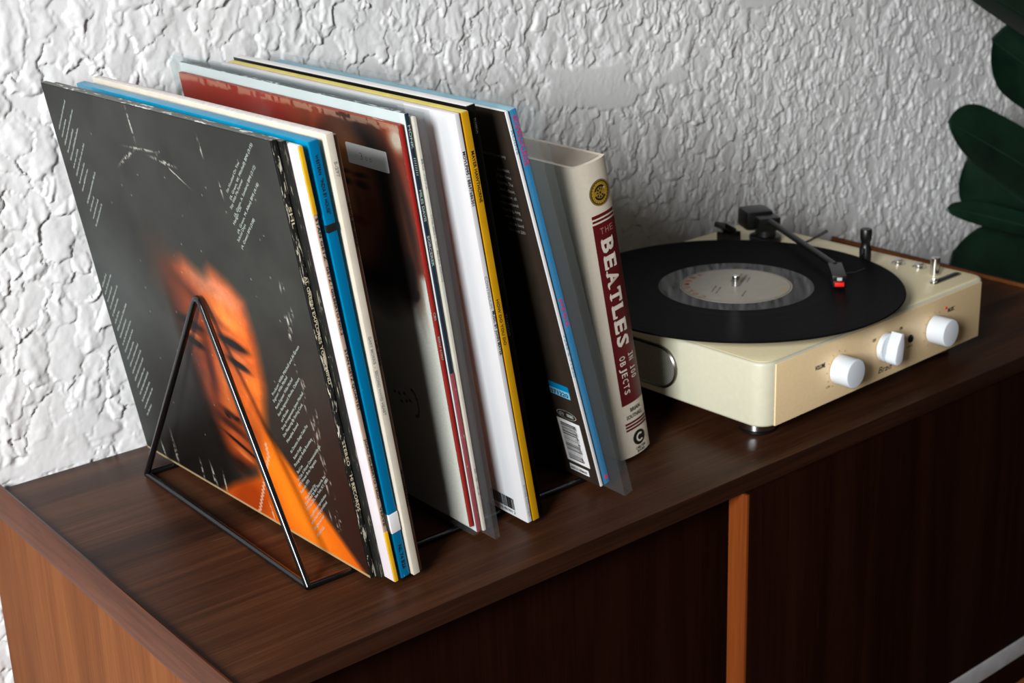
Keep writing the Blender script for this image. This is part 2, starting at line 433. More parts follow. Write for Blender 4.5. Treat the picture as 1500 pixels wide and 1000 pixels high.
# ------------------------------------------------------------------ wire rack
RX0, RX1, RY0, RY1, RR = .0955, .3570, .0770, .3240, .0025
rk = empty('wire_record_rack', (.226, .2, 0), label='black bent wire record rack with triangular ends on the sideboard', cat='rack')
def rt(name, path, r=RR, n=10, closed=False):
    o = tube(name, [Vector(p) - Vector((.226, .2, 0)) for p in path], r, 'black_metal', rk, n, closed); return o
for x in (RX0, RX1):
    a = (x, RY0, RR); b = (x, RY1, RR); c = (x - .0035, .192, .1865)
    rt('triangle_end', fillet([a, c, b], .011, 7))
    rt('base_bar', [a, b])
for y in (RY0, RY1): rt('base_rail', [(RX0, y, RR), (RX1, y, RR)])

# ------------------------------------------------------------------ record sleeves
GRP = 'record sleeves standing in the wire rack'
def sleeve(label, x, y, z, lean, yaw, t, mats, S=.313, Sd=.313, bev=.0005):
    """root at the lower left front corner; local x thickness, y depth, z height"""
    r = empty('record_sleeve', (x, y, z), (0, -math.radians(lean), yaw), label, 'record sleeve', GRP)
    box('cover', (0, t, .0009, Sd, 0, S), mats['body'], r, min(bev, t * .3), 2, {'-x': mats.get('face', mats['body']), '+x': mats.get('back', mats['body']), '+z': mats.get('edge', mats['body'])})
    box('spine', (.0001, t - .0001, 0, .0016, .0002, S - .0002), mats['spine'], r, min(.0006, t * .3), 2)
    return r
def spine_text(r, t, items, mat, name='lettering'):
    """items: (text, top z, bottom z, height share, x share, bold)"""
    for s, zt, zb, hs, xs_, bd in items:
        k = Ink(); k.text(s, -zt, t * xs_, t * hs, zt - zb, bold=bd); k.make(name, mat, r, (0, -.00025, 0), *SPINE)
def barcode(r, y0, y1, z0, z1, white=True, digits='', vertical=False, seed=1):
    """printed label with bars on the left cover; y1 > y0"""
    rd = random.Random(seed)
    if white: box('barcode_label', (-.0003, -.0001, y0, y1, z0, z1), 'white_card', r)
    k = Ink(); m = .1 * (y1 - y0); p = 0; Lb = (z1 - z0 if vertical else y1 - y0) - 2 * m
    while p < Lb:
        w = rd.choice((.0004, .0004, .0008, .0012)); 
        if vertical: k.rect(-(y1 - m * 1.2), -(y0 + m * 2.2), z0 + m + p, z0 + m + min(p + w, Lb))
        else: k.rect(-(y1 - m) + p, -(y1 - m) + min(p + w, Lb), z0 + (z1 - z0) * .28, z1 - m * .4)
        p += w + rd.choice((.0004, .0007))
    if digits:
        if vertical: k.text(digits, -(y0 + m * 1.8), z0 + m, m * 1.1, Lb, ang=90)
        else: k.text(digits, -(y1 - m), z0 + (z1 - z0) * .05, (z1 - z0) * .16, Lb)
    k.make('barcode', 'ink_black', r, (-.00045, 0, 0), *FACE)

M['white_card'] = plain('white_card', (222, 220, 218), .45, 0, .03)
M['black_card'] = worn('black_card', (22, 22, 20), (150, 145, 130), .66, (300, 300, 300))
M['black_edge'] = worn('black_scuffed_edge', (92, 95, 88), (214, 212, 205), .57, (260, 60, 900))
M['black_spine'] = worn('black_frayed_spine', (18, 19, 16), (190, 184, 165), .55, (500, 500, 75))
M['black_spine2'] = worn('black_rubbed_spine', (24, 26, 22), (150, 143, 122), .60, (1400, 900, 60))
M['pale_card'] = plain('pale_card', (212, 203, 206), .5, 0, .03)
M['yellow'] = plain('yellow_card', (226, 172, 20), .5)
M['tan_spine'] = plain('tan_spine', (178, 152, 132), .55)
M['blue_face'] = plain('glossy_blue', (0, 132, 170), .25, 0, .08, spec=.25, coat=.1)  # brighter than the spine blue: the lit side is put into the colour
M['blue_spine'] = worn('blue_spine', (0, 104, 148), (190, 225, 238), .70, (700, 700, 60), .25)
M['cream_card'] = plain('cream_card', (206, 196, 178), .55, 0, .08)
M['paper_edge'] = plain('white_paper_edges', (206, 200, 195), .7, 0, .14, 300)
M['dim_card'] = plain('dark_green_card', (20, 26, 22), .5)
M['brown_card'] = plain('pinkish_tan_card', (172, 132, 112), .55)
M['red_spine'] = worn('red_spine', (158, 22, 12), (205, 150, 130), .70, (800, 800, 120), .35)
M['rust_edge'] = worn('rust_red_edge', (140, 42, 16), (206, 190, 170), .60, (500, 50, 900))
M['navy_spine'] = worn('navy_spine', (28, 42, 58), (120, 130, 140), .72, (800, 800, 120), .3)
M['pink_spine'] = worn('faded_red_spine', (150, 66, 72), (205, 160, 160), .62, (500, 500, 160), .35)
M['white_sleeve'] = plain('white_sleeve', (208, 208, 209), .4, 0, .015)
M['white_spine'] = plain('white_spine', (212, 211, 211), .4, 0, .015)
M['ochre'] = plain('glossy_ochre', (188, 138, 12), .25, 0, .08, coat=.2)
M['ochre_face'] = plain('ochre_cover', (150, 100, 6), .35)
M['yellow_edge'] = plain('yellow_edge', (212, 196, 96), .5)
M['black_gloss'] = worn('black_glossy_card', (14, 15, 14), (90, 92, 90), .74, (500, 500, 200), .3)
M['sepia_black'] = plain('brown_black_card', (44, 36, 28), .42, 0, .1)
M['sky_spine'] = plain('bright_blue_spine', (0, 118, 166), .28, 0, .06, spec=.2)
M['brown_bounce_back'] = plain('brown_bounce_cover', (196, 104, 54), .5); M['dark_bounce_back'] = plain('dark_brown_bounce_cover', (52, 34, 22), .5)  # unseen sleeve backs; browns made up to tint light bounced between sleeves
M['sky_edge'] = plain('pale_blue_edge', (132, 178, 194), .5, 0, .1)

# --- 1: black portrait sleeve
def ell(s, t, cx, cy, rx, ry, rot=0, soft=.35):
    a = math.radians(rot); u = ((s - cx) * math.cos(a) + (t - cy) * math.sin(a)) / rx; v = (-(s - cx) * math.sin(a) + (t - cy) * math.cos(a)) / ry
    d = np.sqrt(u * u + v * v); return np.clip((1 + soft - d) / (2 * soft), 0, 1) ** 1.5
def mixc(c, col, a): return c * (1 - a[..., None]) + np.array(col, float) * a[..., None]
def poly_mask(s, t, P, soft):
    """soft mask of a convex-ish polygon via signed edge distances (even-odd inside, distance to edge)"""
    ins = np.zeros(s.shape, bool); dist = np.full(s.shape, 9.)
    for (x0, y0), (x1, y1) in zip(P, P[1:] + P[:1]):
        c = ((y0 > t) != (y1 > t)) & (s < (x1 - x0) * (t - y0) / (y1 - y0 + 1e-12) + x0); ins ^= c
        dx, dy = x1 - x0, y1 - y0; k = np.clip(((s - x0) * dx + (t - y0) * dy) / (dx * dx + dy * dy), 0, 1)
        dist = np.minimum(dist, np.hypot(s - x0 - k * dx, t - y0 - k * dy))
    sd = np.where(ins, dist, -dist); return np.clip(.5 + sd / (2 * soft), 0, 1)
def cover_one(s, t):
    n = fbm(s * 9, t * 9, 71, 4); c = np.zeros(s.shape + (3,)) + np.array([44, 45, 41.])
    c += ((n - .5) * 26)[..., None]
    c = mixc(c, (78, 82, 80), .55 * ell(s, t, .12, .52, .26, .12, -20, .9)); c = mixc(c, (62, 72, 70), .6 * ell(s, t, .05, .25, .14, .3, 0, .9))
    c = mixc(c, (46, 22, 15), np.clip((s - .60) * 2.6, 0, 1) * np.clip((.62 - t) * 2.6, 0, 1) * .9)
    c = mixc(c, (14, 11, 9), .92 * ell(s, t, .30, .10, .26, .26, 20, .45))
    # shoulder
    sh = poly_mask(s, t, [(.66, .30), (.72, .24), (1.02, -.03), (.30, -.05), (.46, .05), (.60, .12)], .012)
    org = mixc(np.zeros(c.shape) + np.array([206, 88, 14.]), (238, 122, 22), ell(s, t, .72, .12, .10, .28, 42, .7))
    org = mixc(org, (150, 52, 8), ell(s, t, .52, .03, .14, .07, 30, .6)); c = c * (1 - sh[..., None]) + org * sh[..., None]
    # head, lit from the right, left side falling into the dark
    hd = poly_mask(s, t, [(.40, .625), (.50, .655), (.58, .625), (.62, .655), (.69, .63), (.735, .60), (.745, .50), (.735, .40), (.70, .30), (.66, .21), (.60, .14), (.52, .10), (.44, .14), (.40, .25), (.385, .42), (.375, .55)], .022)
    sk = mixc(np.zeros(c.shape) + np.array([158, 62, 20.]), (212, 100, 28), ell(s, t, .67, .38, .09, .20, 8, .8))
    sk = mixc(sk, (188, 112, 78), .9 * ell(s, t, .60, .605, .15, .045, -10, .6)); sk = mixc(sk, (206, 112, 54), .8 * ell(s, t, .62, .54, .08, .035, -10, .6)); sk = mixc(sk, (126, 66, 50), .7 * ell(s, t, .44, .37, .05, .10, 5, .8))
    sk = mixc(sk, (70, 28, 13), .75 * ell(s, t, .50, .565, .10, .018, -24, .8)); sk = mixc(sk, (96, 40, 18), .6 * ell(s, t, .57, .525, .10, .012, -16, .8))
    for ex, ey, q in ((.452, .440, .9), (.640, .432, 1.)):
        sk = mixc(sk, (24, 10, 7), .95 * q * ell(s, t, ex - .004, ey + .042, .066, .016, -6, .5)); sk = mixc(sk, (64, 24, 12), .85 * ell(s, t, ex, ey + .002, .058, .028, -6, .7))
        sk = mixc(sk, (186, 90, 40), .85 * q * ell(s, t, ex + .004, ey + .008, .038, .012, -8, .5)); sk = mixc(sk, (20, 9, 7), .95 * ell(s, t, ex, ey - .010, .047, .009, -10, .5))
        sk = mixc(sk, (176, 80, 32), .5 * ell(s, t, ex + .004, ey - .032, .040, .010, -8, .6))
    sk = mixc(sk, (66, 24, 12), .85 * ell(s, t, .497, .37, .020, .10, -6, .7)); sk = mixc(sk, (216, 116, 50), .7 * ell(s, t, .545, .35, .020, .09, -4, .8)); sk = mixc(sk, (206, 104, 44), .7 * ell(s, t, .545, .292, .034, .022, -8, .7))
    sk = mixc(sk, (34, 12, 8), .9 * ell(s, t, .540, .264, .050, .011, -12, .6)); sk = mixc(sk, (40, 15, 9), .85 * ell(s, t, .525, .232, .090, .020, -16, .7))
    sk = mixc(sk, (178, 78, 34), .9 * ell(s, t, .550, .204, .060, .015, -14, .5)); sk = mixc(sk, (26, 10, 7), .95 * ell(s, t, .548, .186, .072, .007, -15, .6))
    sk = mixc(sk, (196, 90, 36), .9 * ell(s, t, .552, .166, .052, .014, -14, .5)); sk = mixc(sk, (28, 12, 8), .9 * ell(s, t, .520, .118, .10, .030, -4, .6))
    sk = mixc(sk, (18, 10, 7), .95 * ell(s, t, .420, .17, .060, .14, 14, .6)); sk = mixc(sk, (30, 14, 9), .7 * ell(s, t, .395, .33, .030, .14, 2, .7))
    sk = sk * (.35 + .65 * np.clip((s - .385) / .10, 0, 1))[..., None] * (.92 + .3 * ell(s, t, .66, .50, .08, .20, 4, .6))[..., None]
    for ex, ey in ((.452, .440), (.640, .432)): sk = mixc(sk, (14, 7, 6), .9 * ell(s, t, ex, ey + .042, .055, .009, -6, .35)); sk = mixc(sk, (12, 6, 5), .95 * ell(s, t, ex + .002, ey - .006, .040, .0055, -10, .35)); sk = mixc(sk, (200, 104, 52), .6 * ell(s, t, ex + .004, ey + .014, .034, .006, -8, .4))
    sk = mixc(sk, (16, 7, 6), .9 * ell(s, t, .520, .258, .014, .006, -20, .4)); sk = mixc(sk, (16, 7, 6), .9 * ell(s, t, .565, .262, .012, .005, 10, .4)); sk = mixc(sk, (16, 7, 6), .95 * ell(s, t, .548, .187, .066, .004, -15, .35)); sk = mixc(sk, (224, 120, 56), .6 * ell(s, t, .560, .160, .036, .006, -14, .5))
    sk = sk * (.86 + .28 * fbm(s * 40, t * 40, 77, 3))[..., None]
    c = c * (1 - hd[..., None]) + sk * hd[..., None]
    c = mixc(c, (92, 46, 30), .6 * ell(s, t, .40, .60, .07, .07, 30, .9) )
    # creases where the print is rubbed through
    rd = random.Random(3)
    def rub(cx, cy, rx, ry, rot, a=.8):
        nonlocal c; c = mixc(c, (205, 200, 185), a * ell(s, t, cx, cy, rx, ry, rot, .6) * (fbm(s * 160, t * 160, 90, 2) > .40))
    for a in ((.42, .955, .004, .035, 3), (.44, .90, .07, .0025, 3), (.53, .885, .05, .004, -4), (.715, .945, .003, .022, 6), (.76, .86, .0025, .018, 4), (.36, .87, .05, .004, 28), (.57, .865, .05, .002, -24)): rub(*a)
    for k in range(46): rub(.91 + rd.gauss(0, .006) + .012 * math.sin(k), rd.uniform(.08, .68), .003, rd.uniform(.004, .016), rd.uniform(-8, 8), .55)
    for k in range(60): rub(rd.uniform(.2, .95), rd.uniform(.1, .95), .0022, .0022, 0, .6)
    for cx, h in ((.10, .05), (.17, .10), (.175, .09), (.30, .06), (.36, .07), (.355, .05), (.41, .06), (.62, .05)): rub(cx, h * .55, .0035, h * .5, rd.uniform(-4, 10), .75)
    c = mixc(c, (205, 160, 130), .9 * ((np.abs(s - (.672 - .6 * np.clip(.20 - t, 0, 1) + .0028 * np.sin(t * 520))) < .0042) & (t < .235) & (t > .0)).astype(float))
    c = mixc(c, (170, 150, 110), .9 * (t < .006).astype(float)); return c
r1 = sleeve('worn black record sleeve with orange-lit portrait behind the wire triangle', .1310, .0524, .0050, 8.98, .0442, .0042, dict(body='black_card', edge='black_edge', spine='black_spine'), S=.315, Sd=.315)
paint('cover_print', r1, 400, 400, .0012, .3146, .0004, .3146, cover_one)
k = Ink(); rd = random.Random(5)
A = [("I'm Hooked On You", .068, .270, .034), ('(A. Green, W. Mitchell) BMI (3:15)', .066, .2655, .062), ('Stay With Me Forever', .0685, .2585, .034), ('(A. Green, A. Sanders) BMI (3:12)', .066, .2535, .058),
     ("Hangin' On", .0695, .2475, .021), ('(A. Green, M. Allen) BMI (4:18)', .067, .242, .058), ('School Days', .0695, .2355, .021), ('(A. Green) BMI (3:08)', .067, .2310, .036)]
for s, y, z, w in A: k.text(s, -y, z, .0021, w, ang=45, bold=.0)
B = [('Producer: Willie Mitchell and Al Green', .0745, .1205, .072), ('Engineer: Willie Mitchell', .0755, .1150, .038), ('Remix Engineer: Willie Mitchell', .0745, .1098, .046), ('Rear Background: Rhodes, Chalmers', .0735, .1046, .058), ('and Rhodes', .0715, .1006, .019),
     ('String Arrangements: James Mitchell', .0735, .0935, .058), ('Disc Mastering By Sterling Cook', .0735, .0880, .052), ('Memphis Sound', .0705, .0845, .030), ('Art Direction: Design Osaka Plus', .0690, .0765, .045), ('Robert Knight', .0665, .0725, .020),
     ('Photography: Buddy Rosenberg', .0680, .0660, .046), ('Bud Lee', .0665, .0610, .013), ('Hi-Club, A Warner Communications Co.', .0685, .0540, .060), ('1974 Warner Bros. Magnetics', .0690, .0490, .046), ('Records 1973', .0685, .0440, .022),
     ('Manufactured by', .0640, .0405, .026), ('Distributed by Bud. Records, Inc.', .0660, .0350, .052), ('539 West 25th, New York, N.Y. 10001', .0665, .0300, .056), ('Unauthorized reproduction', .0640, .0250, .042), ('of this recording is prohibited', .0640, .0200, .040), ('All rights reserved', .0625, .0155, .026), ('Printed U.S.A.', .0600, .0110, .018)]
for s, y, z, w in B: k.text(s, -y, z, .0021, w, ang=45, bold=.0)
for i in range(9): k.words(-(.3045 - .0012 * i), .2795 - .0060 * i, (.036, .02, .04, .03, .036, .022, .04, .026, .03)[i], .0019, 45, rd)
for i in range(4): k.words(-(.292 - .0012 * i), .222 - .0060 * i, (.042, .02, .026, .03)[i], .0019, 45, rd)
for i in range(19): k.words(-(.310 - .0008 * i), .148 - .0062 * i, (.02, .026, .022, .034, .026, .02, .044, .03, .04, .034, .03, .036, .036, .034, .032, .036, .03, .032, .02)[i], .0019, 45, rd)
k.make('cover_lettering', 'ink_white', r1, (-.0004, 0, 0), *FACE)
spine_text(r1, .0042, [('AL GREEN EXPLORES YOUR MIND', .226, .150, .5, .25, .01), ('STEREO', .108, .089, .5, .25, .01), ('Hi RECORDS', .082, .054, .55, .22, .01), ('SHL', .272, .258, .5, .25, .01)], 'ink_cream')

# --- 2: second black sleeve
r2 = sleeve('thin black record sleeve with rubbed spine between two brighter spines', .1357, .0490, .0050, 8.95, .040, .0037, dict(body='black_card', edge='black_edge', spine='black_spine2'), S=.314)
# --- 3: pale sleeve with yellow spine ends
r3 = sleeve('white record sleeve with yellow ends on its tan lettered spine', .1399, .0377, .0050, 8.93, .037, .0030, dict(body='pale_card', edge='white_card', spine='tan_spine'), S=.312)
for z0, z1 in ((.268, .3116), (.0003, .040)): box('spine_band', (.0001, .0029, -.0004, .0012, z0, z1), 'yellow', r3, .0003)
spine_text(r3, .0030, [('STAN GETZ', .266, .238, .6, .2, .01), ('GETZ / GILBERTO NO.2', .234, .187, .6, .2, .01), ('STAN GETZ QUARTET', .177, .133, .6, .2, .01), ('JOAO GILBERTO TRIO', .112, .066, .6, .2, .01), ('VERVE', .060, .045, .6, .2, .01)], 'ink_black')
# --- 4: glossy blue sleeve
r4 = sleeve('glossy blue record sleeve with white band near the bottom of its spine', .1462, .0385, .0050, 8.60, .034, .0070, dict(body='blue_face', edge='blue_face', spine='blue_spine'))
for z0, z1, m in ((.0365, .0510, 'white_card'), (.2545, .2595, 'ink_black')): box('spine_band', (-.0003, .0071, -.0004, .0125 if m == 'white_card' else .0016, z0, z1), m, r4, .0002)
spine_text(r4, .0070, [('WESTERN', .304, .2915, .3, .3, .01), ('"INDIA BY HOUSE"', .289, .266, .34, .3, .01), ('NL 74 B26', .026, .007, .36, .3, .02)], 'ink_black')
# --- 5: thick cream sleeve
r5 = sleeve('cream record sleeve with thick white top edge beside the blue sleeve', .1547, .0365, .0050, 8.10, .031, .0056, dict(body='cream_card', edge='paper_edge', spine='cream_card'), S=.316, bev=.0012)
spine_text(r5, .0056, [('5-297', .298, .288, .36, .35, .01), ('GARY MORRIS  -  SECOND HAND HEART', .181, .124, .36, .2, .01)], 'ink_grey')
# --- 6: pinkish tan sleeve
r6 = sleeve('pinkish tan record sleeve with small dark print beside the cream sleeve', .1612, .0392, .0050, 8.0, .030, .0026, dict(body='brown_card', edge='paper_edge', spine='brown_card', back='dark_bounce_back'), S=.314)
spine_text(r6, .0026, [('DAVE BRUBECK', .270, .240, .6, .2, .01), ('LA 3030', .176, .158, .6, .2, .01), ('MONTMARTRE', .080, .052, .6, .2, .01)], 'ink_black')

# --- 7: portrait sleeve with price sticker, in clear outer sleeve
def cover_seven(s, t):
    # s: 0 at the back, 1 at the spine
    y = (1 - s) * .306; z = t * .302
    n = fbm(y * 60, z * 60, 31, 4); c = np.zeros(s.shape + (3,)) + np.array([132, 52, 26.]); c *= (.75 + .5 * n)[..., None]
    c = mixc(c, (150, 34, 14), np.clip((y - .12) * 30, 0, 1)); 
    def E(col, cy, cz, ry, rz, rot=0, soft=.3, a=1.):
        nonlocal c; aa = math.radians(rot); u = ((cy - y) * math.cos(aa) + (z - cz) * math.sin(aa)) / ry; v = (-(cy - y) * math.sin(aa) + (z - cz) * math.cos(aa)) / rz
        c = mixc(c, col, a * np.clip((1 + soft - np.sqrt(u * u + v * v)) / (2 * soft), 0, 1))
    c = mixc(c, (214, 208, 196), np.clip((.196 - z + .10 * np.clip(.03 - y, -.1, .05)) * 160, 0, 1))
    E((24, 12, 9), .058, .236, .050, .072, 0, .22)                          # hair
    E((24, 12, 9), .028, .232, .022, .058, 6, .3); E((70, 32, 16), .021, .236, .004, .05, 6, .9); E((92, 44, 22), .012, .225, .003, .04, 4, .9)
    E((30, 14, 10), .0185, .190, .0075, .018, -12, .3); E((28, 12, 9), .0145, .179, .0035, .0055, -40, .3)
    E((176, 104, 62), .070, .247, .028, .042, 0, .35); E((110, 52, 30), .052, .235, .012, .03, 0, .8)  # face
    E((150, 84, 52), .078, .205, .020, .018, 0, .5)                          # neck
    for ey in (.080, .058): E((34, 16, 12), ey, .2515, .0075, .0026, 0, .6); E((40, 20, 14), ey, .2585, .009, .0016, 4, .6)
    E((120, 60, 38), .067, .238, .004, .010, 0, .8); E((120, 40, 34), .068, .2235, .010, .0036, 0, .5)
    # faint scribble of small marks on the shirt
    for cy, cz in ((.049, .088), (.055, .092), (.054, .086), (.062, .090), (.061, .084), (.068, .09)): E((60, 56, 52), cy, cz, .0016, .0013, 0, .3, .9)
    w = np.abs(np.hypot((y - .045) / .006, (z - .087) / .011) - 1) < .12; c = mixc(c, (50, 46, 44), .8 * (w & (y < .046)).astype(float))
    edge = np.clip((z - .2955 - .003 * fbm(y * 120, z * 50, 8, 3)) * 900, 0, 1) * (fbm(y * 220, z * 220, 15, 2) > .42)
    c = mixc(c, (190, 150, 125), .6 * edge); c = mixc(c, (205, 190, 170), .9 * ell(s, t, .985, .965, .03, .03, 0, .5)); return c
r7 = sleeve('portrait record sleeve with white price sticker and red spine in clear plastic', .2195, .0575, .0110, 7.9, 0, .0030, dict(body='rust_edge', edge='rust_edge', spine='red_spine'), S=.302, Sd=.306)
paint('cover_print', r7, 220, 240, .0012, .3056, .0004, .3016, cover_seven)
st = extrude_outline('price_sticker', round_rect(-.0695, -.0205, .2660, .2808, .0012, 4), -.0002, .0002, 'white_card', r7)
st.data.transform(Matrix(((0, 0, -1, -.0006), (-1, 0, 0, 0), (0, 1, 0, 0), (0, 0, 0, 1))))
k = Ink(); k.text('3', -.0535, .2705, .0052, .0030); k.text('o', -.0475, .2708, .0045, .0028); k.text('o', -.0425, .2706, .0045, .0030)
k.make('handwriting', 'ink_grey', st, (-.0009, 0, 0), *FACE)
spine_text(r7, .0030, [('CBS', .170, .164, .5, .2, .01), ('BSKLP 61027', .152, .134, .5, .2, .01)], 'ink_white')
def plastic(r, t, y0, y1, z0, z1, mat='plastic', g=.0007, lip=0):
    """clear bag: two thin sheets joined along back and bottom"""
    bm = bmesh.new()
    for a, b in ((-g - .0003, -g), (t + g, t + g + .0003)): bm_box(bm, a, b, y0, y1, z0, z1)
    bm_box(bm, -g, t + g, y1 - .0003, y1, z0, z1); bm_box(bm, -g, t + g, y0, y1 - .0003, z0, z0 + .0003)
    bmesh.ops.recalc_face_normals(bm, faces=bm.faces)
    return from_bm('plastic_sleeve', bm, mat, r, None)
plastic(r7, .0030, -.0035, .316, -.0050, .316)
# --- 8: navy spine
r8 = sleeve('slim record sleeve with navy spine fading to red lettering at the bottom', .2243, .0560, .0060, 7.75, 0, .0030, dict(body='white_card', edge='black_edge', spine='navy_spine'), S=.314)
box('spine_band', (.0001, .0029, -.0003, .0012, .0004, .128), 'pink_spine', r8, .0002)
spine_text(r8, .0030, [('MILES DAVIS', .262, .240, .6, .2, .02), ('SORCERER', .230, .208, .6, .2, .02), ('COLUMBIA STEREO', .034, .002, .6, .2, .02), ('MONK', .306, .290, .6, .2, .02)], 'ink_white')
k = Ink()
for i in range(8): k.rect(.0004, .0022, 0, .00045, 62, (-.284 + i * .0016, .0002 + .0000 * i))
k.make('spine_mark', 'ink_white', r8, (0, -.00025, 0), *SPINE)
# --- 9: cream spine in plastic
r9 = sleeve('slim record sleeve with cream spine in a clear plastic bag beside navy spine', .2287, .0545, .0060, 7.7, 0, .0026, dict(body='cream_card', edge='white_card', spine='cream_card', back='brown_bounce_back'), S=.311)
spine_text(r9, .0026, [('MG 7072', .283, .262, .55, .2, .01), ('THE BEST OF MILES DAVIS', .245, .196, .55, .2, .01), ('8 4 23', .052, .030, .55, .2, .01)], 'ink_grey')
plastic(r9, .0026, -.0145, .3145, -.0005, .3165, 'plastic2')
# --- 10: plain white sleeve
r10 = sleeve('plain white record sleeve with barcode and black print on its spine edge', .2613, .0437, .0050, 9.1, 0, .0040, dict(body='white_sleeve', edge='pale_card', spine='white_spine'), S=.313, bev=.0008)
barcode(r10, .0100, .0440, .0020, .0175, False, '8 86976 86301 2', seed=3)
spine_text(r10, .0040, [('MOVLP095 / 88697686301', .287, .249, .55, .2, .012), ('MUSIC BY JOHN MAYER', .1715, .1375, .55, .35, .012)], 'ink_black')
spine_text(r10, .0040, [('CONTINUUM', .198, .174, .5, .1, 0), ('AWARE COLUMBIA', .0325, .0050, .5, .3, 0)], 'ink_grey')
# --- 11: ochre sleeve
r11 = sleeve('glossy ochre-yellow record sleeve next to the plain white sleeve', .2664, .0437, .0050, 9.0, 0, .0058, dict(body='ochre_face', edge='yellow_edge', spine='ochre'))
spine_text(r11, .0058, [('MAYER HAWTHORNE', .286, .250, .42, .35, .01), ('HOW DO YOU DO', .179, .144, .36, .2, .01)], 'ink_black')
# --- 12: black sleeve
r12 = sleeve('glossy black record sleeve with small silver print next to the ochre sleeve', .2732, .0495, .0050, 8.6, 0, .0072, dict(body='black_gloss', edge='white_card', spine='black_gloss'), S=.315)
spine_text(r12, .0072, [('TUXEDO', .1640, .1470, .26, .35, .01), ('TUXEDO', .3060, .2950, .26, .5, .01)], 'ink_grey')
# --- 13: sepia black sleeve with barcode
r13 = sleeve('brown-black record sleeve with white spine, column of text and barcode label', .3408, .0527, .0050, 14.9, 0, .0026, dict(body='sepia_black', edge='white_card', spine='white_spine'))
k = Ink()
for i, (s, w) in enumerate((('Ruins of my company', .026), ('', 0), ('the music', .014), ('of Blue Note', .017), ('Records. The', .017), ('label\'s classic', .017), ('catalogue, all', .018), ('newly mastered', .020), ('recording, sung', .020), ('with his voice', .019), ('and his band', .017), ('New York 2001', .018))):
    if s: k.text(s, -(.0125 + w), .2765 - .0054 * i, .0026, w, bold=.006)
k.make('cover_lettering', 'ink_grey', r13, (-.0003, 0, 0), *FACE)
box('catalogue_sticker', (-.0004, -.0001, .0100, .0330, .0775, .0835), 'ink_blue', r13)
box('sticker_header', (-.0004, -.0001, .0098, .0328, .0837, .0885), 'sky_spine', r13)
k = Ink(); k.text('071220', -.0320, .0786, .0036, .0205, bold=.02); k.make('number_print', 'ink_black', r13, (-.0006, 0, 0), *FACE)
k = Ink(); k.ring(-.0205, .0605, .0108, .0114, 36, ell=.33); k.text('(D)', -.0290, .0592, .0028, .005); k.text('00083', -.0200, .0592, .0028, .0075, bold=.02)
for i in (0, 1): pass
k.make('oval_mark', 'ink_white', r13, (-.0003, 0, 0), *FACE)
barcode(r13, .0075, .0338, .0148, .0548, True, '7 24352', vertical=True, seed=9)
box('small_label', (-.0003, -.0001, .0110, .0330, .0058, .0112), 'white_card', r13)
k = Ink(); k.text('MADE IN GERMANY', -.0320, .0072, .0024, .0195, bold=.02); k.make('label_print', 'ink_black', r13, (-.0005, 0, 0), *FACE)
spine_text(r13, .0026, [('RUINS', .299, .281, .6, .2, .01), ('7243 5 71220', .137, .100, .6, .2, .01)], 'ink_blue')
# --- 14: blue sleeve with magenta print, in plastic
r14 = sleeve('bright blue record sleeve with magenta spine lettering in a clear plastic bag', .3453, .0535, .0050, 14.9, 0, .0058, dict(body='sky_edge', edge='sky_edge', spine='sky_spine'))
for t_, z_, x_, h_, w_ in (('BLUE RUIN DANCE', .3085, .0009, .0019, .037), ('LOVERS OF BLUE', .3085, .0033, .0019, .037), ('JANE BLUE', .1660, .0014, .0028, .024)):
    k = Ink(); k.text(t_, -z_, x_, h_, w_, bold=.03); k.make('lettering', 'ink_pink', r14, (0, -.00025, 0), *SPINE)
k = Ink(); k.rect(-.0085, -.0045, .0018, .0044); k.make('spine_square', 'ink_pink', r14, (0, -.00025, 0), *SPINE)
pl = plastic(r14, .0058, -.0245, .3170, .0002, .3185, 'plastic2', .0009)

# ------------------------------------------------------------------ book
M['jacket'] = plain('cream_jacket', (222, 206, 186), .42, 0, .03, 300)
M['pages'] = plain('page_edges', (206, 186, 152), .8, 0, .12, 700)
BT, BH, BD, BU = .0325, .2520, .190, .0035
bk = empty('hardback_book', (.3905, .0835, .0010), (0, -math.radians(10.3), 0), 'cream hardback book with dark red title panel on its spine', 'book')
def bulge(x): u = np.clip((x - BT / 2) / (BT / 2), -1, 1); return -BU * (1 - abs(u) ** 2.4)
bm = bmesh.new(); outl = [(0, BD)] + [(0, .004)] + [(BT * q / 18, bulge(BT * q / 18) + .0008) for q in range(19)] + [(BT, .004), (BT, BD), (BT - .0028, BD), (BT - .0028, .0052)] + [(BT - .003 - (BT - .006) * q / 10, .0045 + bulge(BT - .003 - (BT - .006) * q / 10)) for q in range(11)] + [(.0028, .0052), (.0028, BD)]
lo = [bm.verts.new((x, y, 0)) for x, y in outl]; hi = [bm.verts.new((x, y, BH)) for x, y in outl]; n = len(outl)
f1 = bm.faces.new(lo[::-1]); f2 = bm.faces.new(hi)
for q in range(n): bm.faces.new((lo[q], lo[(q + 1) % n], hi[(q + 1) % n], hi[q]))
bmesh.ops.triangulate(bm, faces=[f1, f2]); bmesh.ops.recalc_face_normals(bm, faces=bm.faces)
from_bm('jacket', bm, 'jacket', bk, 40)
extrude_outline('page_block', [(.0030, BD - .006), (.0030, .0075)] + [(.0035 + (BT - .007) * q / 10, .0068 + bulge(.0035 + (BT - .007) * q / 10) * .8) for q in range(11)] + [(BT - .0030, .0075), (BT - .0030, BD - .006)], .004, BH - .0045, 'pages', bk)
def on_spine(off):
    def f(p): return Vector((p.x, bulge(p.x) + .0008 - off, p.z))
    return f
